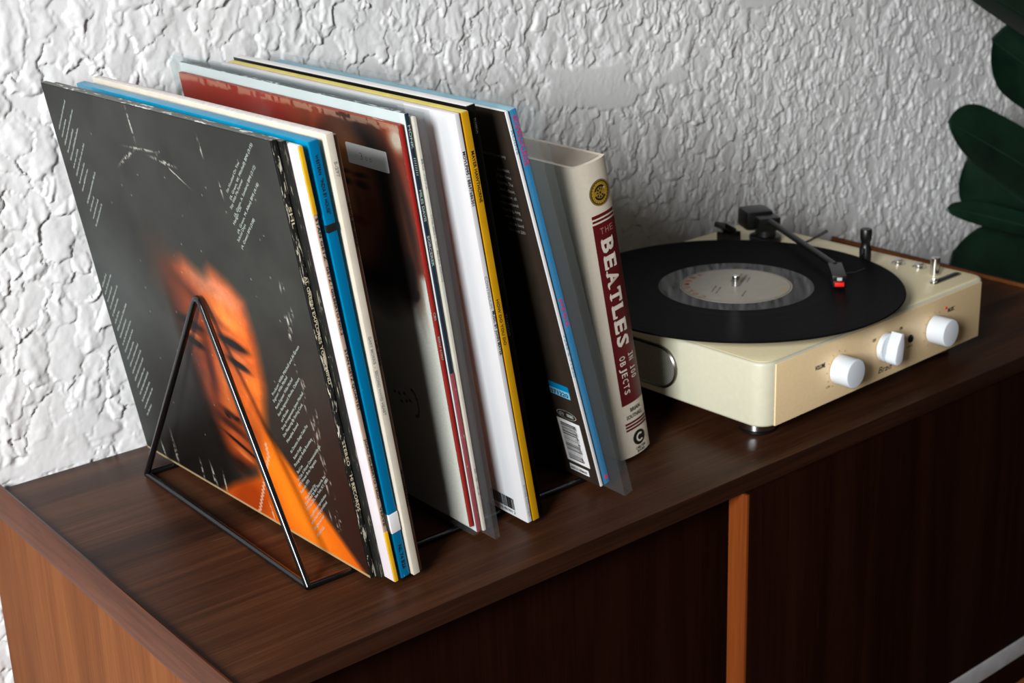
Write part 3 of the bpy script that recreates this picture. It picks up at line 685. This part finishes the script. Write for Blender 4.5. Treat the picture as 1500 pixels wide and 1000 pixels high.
def strip(kk, z0, z1, x0, x1, nn=14):
    for q in range(nn):
        a = x0 + (x1 - x0) * q / nn; b = x0 + (x1 - x0) * (q + 1) / nn; kk.rect(-z1, -z0, a, b)
k = Ink(); strip(k, .0470, .2035, .0078, BT - .0004)
for z0, z1 in ((.2050, .2068), (.2082, .2108), (.0290, .0308), (.0262, .0280), (.0234, .0252)): strip(k, z0, z1, .0082, BT - .0010)
tp = k.make('title_panel', 'ink_red', bk, (0, 0, 0), *SPINE, bend=on_spine(.0002))
DR = plain('dull_red_ink', (178, 110, 98), .6)
for ch, x in zip('THE', (.0155, .0205, .0255)):
    k = Ink(); k.text(ch, x, .1945, .0052, .0036, center=True); k.make('letter', DR, tp, (0, 0, 0), (1, 0, 0), (0, 0, 1), bend=on_spine(.0005))
def slab(kk, ch, x, y, w, h):
    """slab-serif capital: glyph fitted in a box plus serif bars"""
    kk.text(ch, x + w * .06, y, h, w * .88, bold=.035); b = h * .10
    if ch in 'BEL': kk.rect(x - w * .02, x + w * .34, y, y + b); 
    if ch in 'BEL': kk.rect(x - w * .02, x + w * .40, y + h - b, y + h)
    if ch == 'L': kk.rect(x + w * .82, x + w * .96, y, y + h * .32)
    if ch == 'E': kk.rect(x + w * .82, x + w * .96, y, y + h * .28); kk.rect(x + w * .80, x + w * .94, y + h * .74, y + h)
    if ch == 'A': kk.rect(x - w * .06, x + w * .34, y, y + b); kk.rect(x + w * .66, x + w * 1.06, y, y + b)
    if ch == 'T': kk.rect(x + w * .26, x + w * .74, y, y + b); kk.rect(x + w * .02, x + w * .16, y + h * .70, y + h); kk.rect(x + w * .84, x + w * .98, y + h * .70, y + h)
    if ch == 'S': kk.rect(x + w * .80, x + w * .92, y + h * .68, y + h); kk.rect(x + w * .08, x + w * .20, y, y + h * .32)
TI = plain('cream_title_ink', (226, 208, 192), .55); k = Ink(); p = -.1905
for ch, w in zip('BEATLES', (.0138, .0132, .0152, .0140, .0130, .0132, .0118)): slab(k, ch, p, .0128, w * .90, .0118); p += w
for s, y, z0, z1 in (('IN 100', .0215, .0900, .0665), ('OBJECTS', .0118, .0900, .0550)):
    k.make('title', TI, tp, (0, 0, 0), *SPINE, bend=on_spine(.0010)); k = Ink(); x = -z0; pitch = (z0 - z1) / len(s)
    for ch in s:
        if ch != ' ': k.text(ch, x + (.0012 if ch in 'I1' else 0), y, .0058, pitch * (.70 if ch not in 'I1' else .24), bold=.012)
        if ch in 'I1': k.rect(x, x + pitch * .62, y, y + .0007)
        if ch == 'I': k.rect(x, x + pitch * .62, y + .0051, y + .0058)
        x += pitch
k.make('title', TI, tp, (0, 0, 0), *SPINE, bend=on_spine(.0010))
for a in (('BRIAN', .0205, .0395, .0034, .0110), ('SOUTHALL', .0190, .0338, .0034, .0175), ('CARLTON', .0200, .0042, .0024, .0105), ('BOOKS', .0200, .0012, .0024, .0080)):
    k = Ink(); k.text(*a, bold=.02, center=True); k.make('lettering', 'ink_black', bk, (0, 0, 0), (1, 0, 0), (0, 0, 1), bend=on_spine(.0003))
k = Ink(); k.ring(.0200, .0142, 0, .0066, 36); k.make('publisher_mark', 'ink_black', bk, (0, 0, 0), (1, 0, 0), (0, 0, 1), bend=on_spine(.0003))
k = Ink(); k.ring(.0206, .0142, .0024, .0040, 24, 45, 315); k.make('publisher_mark', 'jacket', bk, (0, 0, 0), (1, 0, 0), (0, 0, 1), bend=on_spine(.0006))
k = Ink(); k.ring(.0195, .2270, 0, .0103, 40); em = k.make('emblem', 'ink_black', bk, (0, 0, 0), (1, 0, 0), (0, 0, 1), bend=on_spine(.0003))
k = Ink(); k.ring(.0195, .2270, .0094, .0099, 40)
for q in range(22):
    a = 2 * math.pi * q / 22; k.rect(-.0009, .0009, -.0012, .0012, math.degrees(a) + 90, (.0195 + .0073 * math.cos(a), .2270 + .0073 * math.sin(a)))
k.rect(.0120, .0270, .2252, .2288); k.ring(.0195, .2270, .0040, .0044, 30)
for q in range(8): k.rect(.0010, .0038, -.0004, .0004, q * 45 + 20, (.0195, .2270))
k.make('emblem_print', 'ink_gold', em, (0, 0, 0), (1, 0, 0), (0, 0, 1), bend=on_spine(.0006))

# ------------------------------------------------------------------ turntable
TZ0, TZ1, TW, TD = .0177, .0738, .327, .2934
tt = empty('turntable', (.4887, .02, .0003), (0, 0, .0445), 'champagne record player with white front knobs and side speaker grille', 'turntable')
extrude_outline('body', round_rect(0, TW, 0, TD, .016, 8), TZ0, TZ1, 'cream_body', tt, .0025, 3)
M['lit_top_paint'] = plain('champagne_lit_top', (236, 222, 180), .38, 0, .03, 300)
extrude_outline('lit_top_sheet', round_rect(.0030, TW - .0030, .0030, TD - .0030, .0135, 8), TZ1 - .001, TZ1 + .0003, 'lit_top_paint', tt, .0003, 2)  # added sheet over the body; its paler paint carries the light on top
# front plate, seam just behind the corner rounding
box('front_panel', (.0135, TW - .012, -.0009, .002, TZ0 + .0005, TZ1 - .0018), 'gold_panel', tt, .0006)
for x, y in ((.034, .034), (TW - .034, .034), (.034, TD - .034), (TW - .034, TD - .034)):
    f = lathe('foot', [(.0150, 0), (.0156, .0008), (.0156, .0022), (.0150, .0026)], 'black', tt, (x, y, 0)); lathe('foot_ring', [(.0145, .0026), (.0160, .0034), (.0160, .0105), (.0135, .0120), (.0130, TZ0)], 'chrome', f)
    f.location = (0, 0, 0)
for o in [c for c in tt.children if c.name.startswith('foot')]:
    ctr = sum((Vector(v.co) for v in o.data.vertices), Vector()) / len(o.data.vertices)
    for c in o.children: c.location = (ctr.x, ctr.y, 0)
# knobs on the front
def knob(x, z, r, h, parent, name='knob'):
    return lathe(name, [(r * 1.0, .0008), (r, h - .001), (r - .0006, h - .0002), (r - .0014, h)], 'white_knob', parent, (x, -.0009, z), '-y', 40, 30)
kv = knob(.0965, .0455, .0128, .0185, tt); kt = knob(.2380, .0450, .0128, .0185, tt)
ks = lathe('selector_knob', [(.0130, .0008), (.0130, .0045), (.0122, .0055)], 'white_knob', tt, (.1625, -.0009, .0480), '-y', 40, 30)
ol = [(.0062 * math.cos(a), .0062 * math.sin(a) - .0075) for a in np.linspace(math.pi * 1.02, math.pi * 1.98, 12)] + [(.0060, 0.004), (.0030, .0150), (-.0012, .0152), (-.0052, .004)]
pg = extrude_outline('pointer_grip', ol, .0055, .0165, 'white_knob', ks, .0012, 3)
pg.data.transform(Matrix.Translation((.1625, -.0009, .0480)) @ Matrix.Rotation(math.pi / 2, 4, 'X') @ Matrix.Rotation(math.radians(-8), 4, 'Z'))
for cx, cz in ((.0965, .0455), (.2380, .0450)):
    k = Ink()
    for q in range(11): k.rect(.0152, .0166, -.0002, .0002, 240 - 30 * q, (cx, cz))
    k.make('knob_scale', 'ink_black', tt, (0, -.0012, 0), (1, 0, 0), (0, 0, 1))

PT = []
def pt_text(*a, **kw): q = Ink(); q.text(*a, **kw); PT.append(q)
pt_text('VOLUME', .0640, .0525, .0038, .0135, bold=.03); pt_text('LOW', .0800, .0320, .0018, .0050); pt_text('OFF', .1440, .0565, .0026, .0050, bold=.03); pt_text('ON', .1835, .0575, .0028, .0045, bold=.03); pt_text('- -', .1505, .0585, .0014, .003)
pt_text('LINE IN', .1965, .0372, .0016, .0085, bold=.01); pt_text('MUSIC', .2595, .0555, .0036, .0105, bold=.03); pt_text('Brad', .1545, .0245, .0058, .0185, bold=0, shear=.35); k.rect(.1735, .1800, .0252, .0258, 4)
for q in PT: q.make('panel_print', 'ink_black', tt, (0, -.0012, 0), (1, 0, 0), (0, 0, 1))
lathe('power_light', [(.0014, 0), (.0012, .0006), (.0005, .0009)], 'red_plastic', tt, (.2560, -.0009, .0605), '-y', 16)
jk = lathe('audio_jack', [(.0036, 0), (.0036, .0008), (.0030, .0012), (.0022, .0012), (.0020, .0002)], 'black', tt, (.2018, -.0009, .0450), '-y', 24)
# side speaker: stadium-shaped grille in a raised ring
def stadium(y0, y1, zc, r, n=14):
    return [(y1 - r + r * math.cos(a), zc + r * math.sin(a)) for a in np.linspace(-math.pi / 2, math.pi / 2, n)] + [(y0 + r + r * math.cos(a), zc + r * math.sin(a)) for a in np.linspace(math.pi / 2, 1.5 * math.pi, n)]
SP = Matrix(((0, 0, -1, 0), (1, 0, 0, 0), (0, 1, 0, 0), (0, 0, 0, 1)))
M['grille'], _nt, _b = new_mat('perforated_grille')
_vo = nd(_nt, 'ShaderNodeTexVoronoi', distance='EUCLIDEAN'); _vo.inputs['Scale'].default_value = 1; _vo.inputs['Randomness'].default_value = 0.0
_nt.links.new(coords(_nt, (700, 700, 700), (math.radians(45), 0, 0)), _vo.inputs['Vector'])
_c = ramp(_nt, _vo.outputs['Distance'], [(.38, (.012, .012, .012)), (.5, (.48, .46, .40))]); _nt.links.new(_c, _b.inputs['Base Color']); _b.inputs['Roughness'].default_value = .5; _b.inputs['Metallic'].default_value = 0
sg = extrude_outline('speaker_grille', stadium(.0965, .2080, .0445, .0170), -.0005, .0012, 'grille', tt); sg.data.transform(SP)
o1 = stadium(.0945, .2100, .0445, .0190); o2 = stadium(.0968, .2077, .0445, .0167); V = []; F = []; n = len(o1)
for ol_, h in ((o1, -.0005), (o1, .0022), ([((a[0] * .5 + b[0] * .5), (a[1] * .5 + b[1] * .5)) for a, b in zip(o1, o2)], .0032), (o2, .0020), (o2, -.0005)): V += [(-h, y, z) for y, z in ol_]
for i in range(4):
    for q in range(n): F.append((i * n + q, i * n + (q + 1) % n, (i + 1) * n + (q + 1) % n, (i + 1) * n + q))
build('speaker_ring', V, F, 'dark_chrome', tt, smooth=40)
# platter and spindle
CX, CY = .1148, .1290
pt_ = lathe('platter', [(.098, TZ1), (.102, TZ1 + .002), (.102, .0835), (.100, .0855)], 'black', tt, (CX, CY, 0), n=64)
lathe('spindle', [(.0036, .0830), (.0036, .0945), (.0031, .0962), (.0016, .0968)], 'chrome', tt, (CX, CY, 0), n=24)
# tonearm assembly
PX, PY = .2830, .2330; HX, HY = .1990, .0820
ax = Vector((HX - PX, HY - PY, 0)).normalized()
pv = lathe('tonearm_base', [(.0165, TZ1), (.0165, .0790), (.0150, .0800), (.0110, .0800), (.0105, .0880)], 'black', tt, (PX, PY, 0), n=36)
def oriented_box(name, c, half, d, mat, parent, bev=.001, tilt=0):
    bm = bmesh.new(); bm_box(bm, -half[0], half[0], -half[1], half[1], -half[2], half[2]); bmesh.ops.bevel(bm, geom=list(bm.edges), offset=bev, segments=2, profile=.6, affect='EDGES')
    d = Vector(d).normalized(); s = Vector((0, 0, 1)).cross(d).normalized(); u = d.cross(s)
    bm.transform(Matrix((( d.x, s.x, u.x, c[0]), (d.y, s.y, u.y, c[1]), (d.z, s.z, u.z, c[2]), (0, 0, 0, 1))))
    return from_bm(name, bm, mat, parent)
oriented_box('pivot_block', (PX, PY, .0935), (.013, .0115, .0070), ax, 'black', tt, .0015)
oriented_box('counterweight', (PX - ax.x * .018 - .004, PY - ax.y * .018 + .002, .0940), (.0150, .0150, .0105), ax, 'black', tt, .0050)
ta = tube('tonearm', [(PX - ax.x * .02, PY - ax.y * .02, .0965), (PX, PY, .0970), (HX, HY, .0965)], .0032, 'black', tt, 14)
hd_ = Vector((-.735, -.678, 0))
def hp(q): return (HX + hd_.x * q, HY + hd_.y * q)
hs = oriented_box('headshell', (*hp(.018), .0962), (.0215, .0064, .0026), hd_, 'black', tt, .001)
oriented_box('cartridge', (*hp(.026), .0908), (.0120, .0054, .0036), hd_, 'black', hs, .0008)
oriented_box('stylus', (*hp(.0395), .0912), (.0022, .0042, .0018), hd_, 'red_plastic', hs, .0004)
oriented_box('cartridge_tab', (*hp(.0400), .0960), (.0008, .0022, .0014), hd_, 'ink_white', hs, .0002)
tube('finger_lift', [(*hp(.030), .0975), (hp(.030)[0] + .012, hp(.030)[1] - .010, .0985), (hp(.030)[0] + .020, hp(.030)[1] - .014, .1010)], .0009, 'black', hs, 8)
tube('lift_lever', [(.2960, .1950, .0750), (.3000, .1880, .0790), (.3080, .1735, .0900)], [.0012, .0012, .0017], 'black', tt, 8)
rs_ = lathe('arm_rest', [(.0070, TZ1), (.0068, .0760), (.0058, .0770), (.0058, .0935), (.0046, .0960), (.0046, .1000), (.0056, .1025), (.0058, .1110), (.0050, .1125)], 'black', tt, (.2735, .1020, 0), n=16)
tube('rest_clip', [(.2700, .1010, .0930), (.2650, .0985, .0945), (.2625, .0975, .0905), (.2640, .0980, .0870), (.2690, .1000, .0860)], .0013, 'black', rs_, 8)
# folded hinge at the back
hb = box('hinge', (.249, .267, .252, .270, TZ1, .0835), 'black', tt, .0015)
oriented_box('hinge_arm', (.2500, .2590, .0895), (.0125, .0065, .0028), (-.83, -.15, .42), 'black', hb, .0012)
# switches on the turntable top
for x, y in ((.3060, .0860), (.3085, .0640)):
    d = lathe('button_dish', [(.0072, TZ1 - .0002), (.0072, TZ1 + .0008), (.0060, TZ1 + .0009), (.0050, TZ1 + .0002)], 'chrome', tt, (x, y, 0), n=28)
    lathe('button', [(.0040, TZ1), (.0040, TZ1 + .0038), (.0034, TZ1 + .0044)], 'chrome', d, (x, y, 0), n=24)
lathe('button_post', [(.0046, TZ1), (.0046, TZ1 + .0165), (.0040, TZ1 + .0172)], 'chrome', tt, (.2990, .0400, 0), n=28)
sw = extrude_outline('switch_plate', [(.272 + y, .0255 + z - .0445) for y, z in stadium(0, .046, .0445, .0038)], TZ1 - .0002, TZ1 + .0010, 'dark_chrome', tt)
box('switch_slot', (.2790, .3145, .0238, .0272, TZ1 + .0010, TZ1 + .0016), 'black', sw, .0003)
lathe('switch_lever', [(.0030, TZ1 + .0010), (.0030, TZ1 + .0030), (.0024, TZ1 + .0036)], 'chrome', sw, (.2760, .0255, 0), n=18)

# ------------------------------------------------------------------ vinyl on the platter
M['vinyl'], _nt, _b = new_mat('black_vinyl_grooves')
_b.inputs['Base Color'].default_value = (.004, .004, .0045, 1); _b.inputs['Specular IOR Level'].default_value = .008
_tc = nd(_nt, 'ShaderNodeTexCoord'); _ln = nd(_nt, 'ShaderNodeVectorMath', operation='LENGTH'); _mp = nd(_nt, 'ShaderNodeMapping'); _mp.inputs['Scale'].default_value = (1, 1, 0)
_nt.links.new(_tc.outputs['Object'], _mp.inputs['Vector']); _nt.links.new(_mp.outputs[0], _ln.inputs[0])
_cx = nd(_nt, 'ShaderNodeCombineXYZ'); _nt.links.new(_ln.outputs['Value'], _cx.inputs[0])
_n1 = noise(_nt, _cx.outputs[0], 700, 4, .7)
_rr = nd(_nt, 'ShaderNodeMapRange'); _rr.inputs['To Min'].default_value = .28; _rr.inputs['To Max'].default_value = .48; _nt.links.new(noise(_nt, _cx.outputs[0], 130, 3), _rr.inputs['Value']); _nt.links.new(_rr.outputs[0], _b.inputs['Roughness'])
bump(_nt, _b, _n1, .35, .0003)
M['dead_wax'] = plain('smooth_vinyl', (6, 9, 8), .06, 0, .1, 30, spec=.13)
M['label_paper'] = plain('grey_record_label', (150, 144, 132), .5, 0, .05, 90, spec=.2)
M['label_red'] = plain('label_orange_ink', (150, 78, 48), .6)
c_, s_ = math.cos(.0445), math.sin(.0445)
vl = empty('vinyl_record', (.4887 + c_ * CX - s_ * CY, .02 + s_ * CX + c_ * CY, .0856), (0, 0, .0445 + math.radians(28)), 'black vinyl record with grey paper label on the turntable', 'record')
R_ = .1508
lathe('disc', [(.0705, .0003), (.147, .0001), (R_ - .0008, 0), (R_, .0008), (R_ - .0006, .0017), (.1475, .0018), (.146, .0013), (.0705, .0013), (.0700, .0012)], 'vinyl', vl, n=160)
lathe('dead_wax', [(.0702, .0004), (.0702, .00135), (.0510, .00135), (.0508, .0004)], 'dead_wax', vl, n=96)
lb = lathe('label', [(.0508, .0004), (.0508, .0016), (.0040, .0016), (.0038, .0004)], 'label_paper', vl, n=96)
k = Ink()
for q, ch in enumerate('COLUMBIA'):
    a = math.radians(196 - 13 * q - 40); V, F = glyphs(ch, .03)
    k = Ink(); k.text(ch, .0420 * math.cos(a), .0420 * math.sin(a), .0052, .0058, ang=math.degrees(a) - 90, bold=.03)
    k.make('letter', 'label_red', lb, (0, 0, .00175), (1, 0, 0), (0, 1, 0))
k = Ink(); k.ring(0, 0, .0490, .0494, 72)
for i, (a, b) in enumerate(((-.024, -.006), (-.027, -.010), (.010, .030), (.010, .033), (.011, .030), (.012, .026), (-.030, -.014))): k.words(a * 1.0, .016 - .0048 * i, b - a, .0016, 0, rd)
k.make('small_print', 'ink_black', lb, (0, 0, .00175), (1, 0, 0), (0, 1, 0))
M['label_pale'] = plain('label_pale_ink', (160, 140, 112), .6)
for z0, z1 in ((-.0465, -.0405), (.0405, .0460)):
    k = Ink(); k.rect(-.006, .006, z0, z1); k.make('label_box', 'label_pale', lb, (0, 0, .0017), (1, 0, 0), (0, 1, 0))

# ------------------------------------------------------------------ plant to the right of the sideboard
M['leaf'], _nt, _b = new_mat('dark_green_leaf')
_nt.links.new(ramp(_nt, noise(_nt, coords(_nt), 22, 4), [(.3, (.0018, .0100, .0050)), (.7, (.0045, .0240, .0110))]), _b.inputs['Base Color']); _b.inputs['Roughness'].default_value = .42
bump(_nt, _b, noise(_nt, coords(_nt), 90, 3), .2, .001)
M['vein'] = plain('leaf_midrib', (20, 42, 28), .5)
M['stem'] = plain('plant_stem', (62, 52, 36), .7, 0, .3, 120, .4)
M['pot'] = plain('grey_clay_pot', (120, 116, 110), .7, 0, .1, 30, .2); M['soil'] = plain('potting_soil', (36, 26, 18), .95, 0, .4, 200, .8)
plant = empty('potted_plant', (1.34, .18, -.56), label='broad-leaved dark green plant beside the right end of the sideboard', cat='plant')
PI_ = Matrix.Translation((-1.34, -.18, .56))
def pchild(o): o.data.transform(PI_) if o.parent is plant else None; return o
def leaf(base, tip, W, nrm, droop=.02, cup=.25, wav=.006, seed=0, blunt=.84):
    """leaf blade with midrib from base to tip; nrm is roughly its upper side"""
    rd = random.Random(seed); b = Vector(base); t = Vector(tip); d = t - b; Ln = d.length; d.normalize()
    nv = Vector(nrm); nv = (nv - d * nv.dot(d)).normalized(); sd = d.cross(nv).normalized(); nu, nv_ = 26, 12; V, F = [], []
    ph = rd.uniform(0, 6)
    for i in range(nu + 1):
        u = 1 - (1 - i / nu) ** 1.8; w = W * (max(0, 1 - ((u - blunt) / (blunt if u < blunt else 1 - blunt)) ** 2 * (1 if u > blunt else .92))) ** (.5 if u > blunt else .8)
        w = max(w, .0012)
        c = b + d * (Ln * u) + nv * (-droop * u * u * 1.2 + droop * .6 * u)
        for j in range(nv_ + 1):
            v = 2 * j / nv_ - 1
            V.append(c + sd * (w * v) + nv * (cup * w * v * v + wav * math.sin(9 * u + ph + 1.5 * v) * abs(v)))
    m = nv_ + 1
    for i in range(nu):
        for j in range(nv_): F.append((i * m + j, i * m + j + 1, (i + 1) * m + j + 1, (i + 1) * m + j))
    N = len(V); V += [Vector(p) - nv * .0010 for p in V]; F += [tuple(N + q for q in reversed(f)) for f in list(F)]
    ring = [j for j in range(m)] + [i * m + m - 1 for i in range(1, nu + 1)] + [nu * m + j for j in range(m - 2, -1, -1)] + [i * m for i in range(nu - 1, 0, -1)]
    for a, q in zip(ring, ring[1:] + ring[:1]): F.append((a, N + a, N + q, q))
    o = build('leaf', V, F, 'leaf', plant, smooth=60); pchild(o)
    mid = [V[i * m + nv_ // 2] + nv * .0006 for i in range(0, nu + 1, 2)]
    r_ = [.0020 * (1 - .8 * i / (len(mid) - 1)) for i in range(len(mid))]
    Vv, Ff = tube_geo(mid, r_, 6); mo = build('midrib', [p + Vector((-1.34, -.18, .56)) for p in Vv], Ff, 'vein', o, smooth=60)
    return o
SX, SY = 1.36, .20
leaf((1.345, .205, .16), (1.075, .285, .335), .060, (-.3, -.5, .8), .03, .25, .004, 1)
leaf((1.350, .190, .08), (1.165, .270, .235), .050, (-.55, -.7, .45), .02, .25, .005, 2)
leaf((1.345, .215, -.01), (1.118, .285, .145), .042, (-.40, -.68, .58), .025, .2, .004, 3)
leaf((1.355, .230, -.06), (1.188, .312, .078), .050, (-.7, -.7, .1), .02, .2, .004, 4)
leaf((1.340, .190, -.05), (1.120, .282, .046), .018, (-.2, -.75, .65), .03, .2, .002, 5, .7)
leaf((1.345, .220, -.16), (1.165, .305, -.03), .058, (-.6, -.75, .3), .02, .2, .004, 6)
leaf((1.365, .19, .20), (1.30, .10, .44), .06, (-.8, -.4, .3), .03, .2, .004, 7)
leaf((1.37, .20, .10), (1.60, .12, .26), .06, (.2, -.6, .7), .03, .2, .004, 8)
leaf((1.37, .21, -.02), (1.58, .26, .10), .055, (.2, -.6, .7), .03, .2, .004, 9)
leaf((1.36, .19, -.08), (1.45, .00, .08), .055, (-.3, -.4, .8), .03, .2, .004, 10)
leaf((1.36, .19, -.14), (1.25, .02, -.04), .050, (-.3, -.3, .8), .03, .2, .004, 11)
pchild(tube('stem', [(1.34, .18, -.36), (1.35, .19, -.15), (1.352, .20, .05), (1.365, .195, .24)], [.011, .009, .007, .004], 'stem', plant, 12))
lathe('pot', [(.075, 0), (.100, .19), (.106, .195), (.106, .215), (.098, .215), (.094, .180)], 'pot', plant, (0, 0, 0), n=40)
lathe('soil', [(.0935, .175), (.090, .186), (.02, .196)], 'soil', plant, (0, 0, 0), n=30)
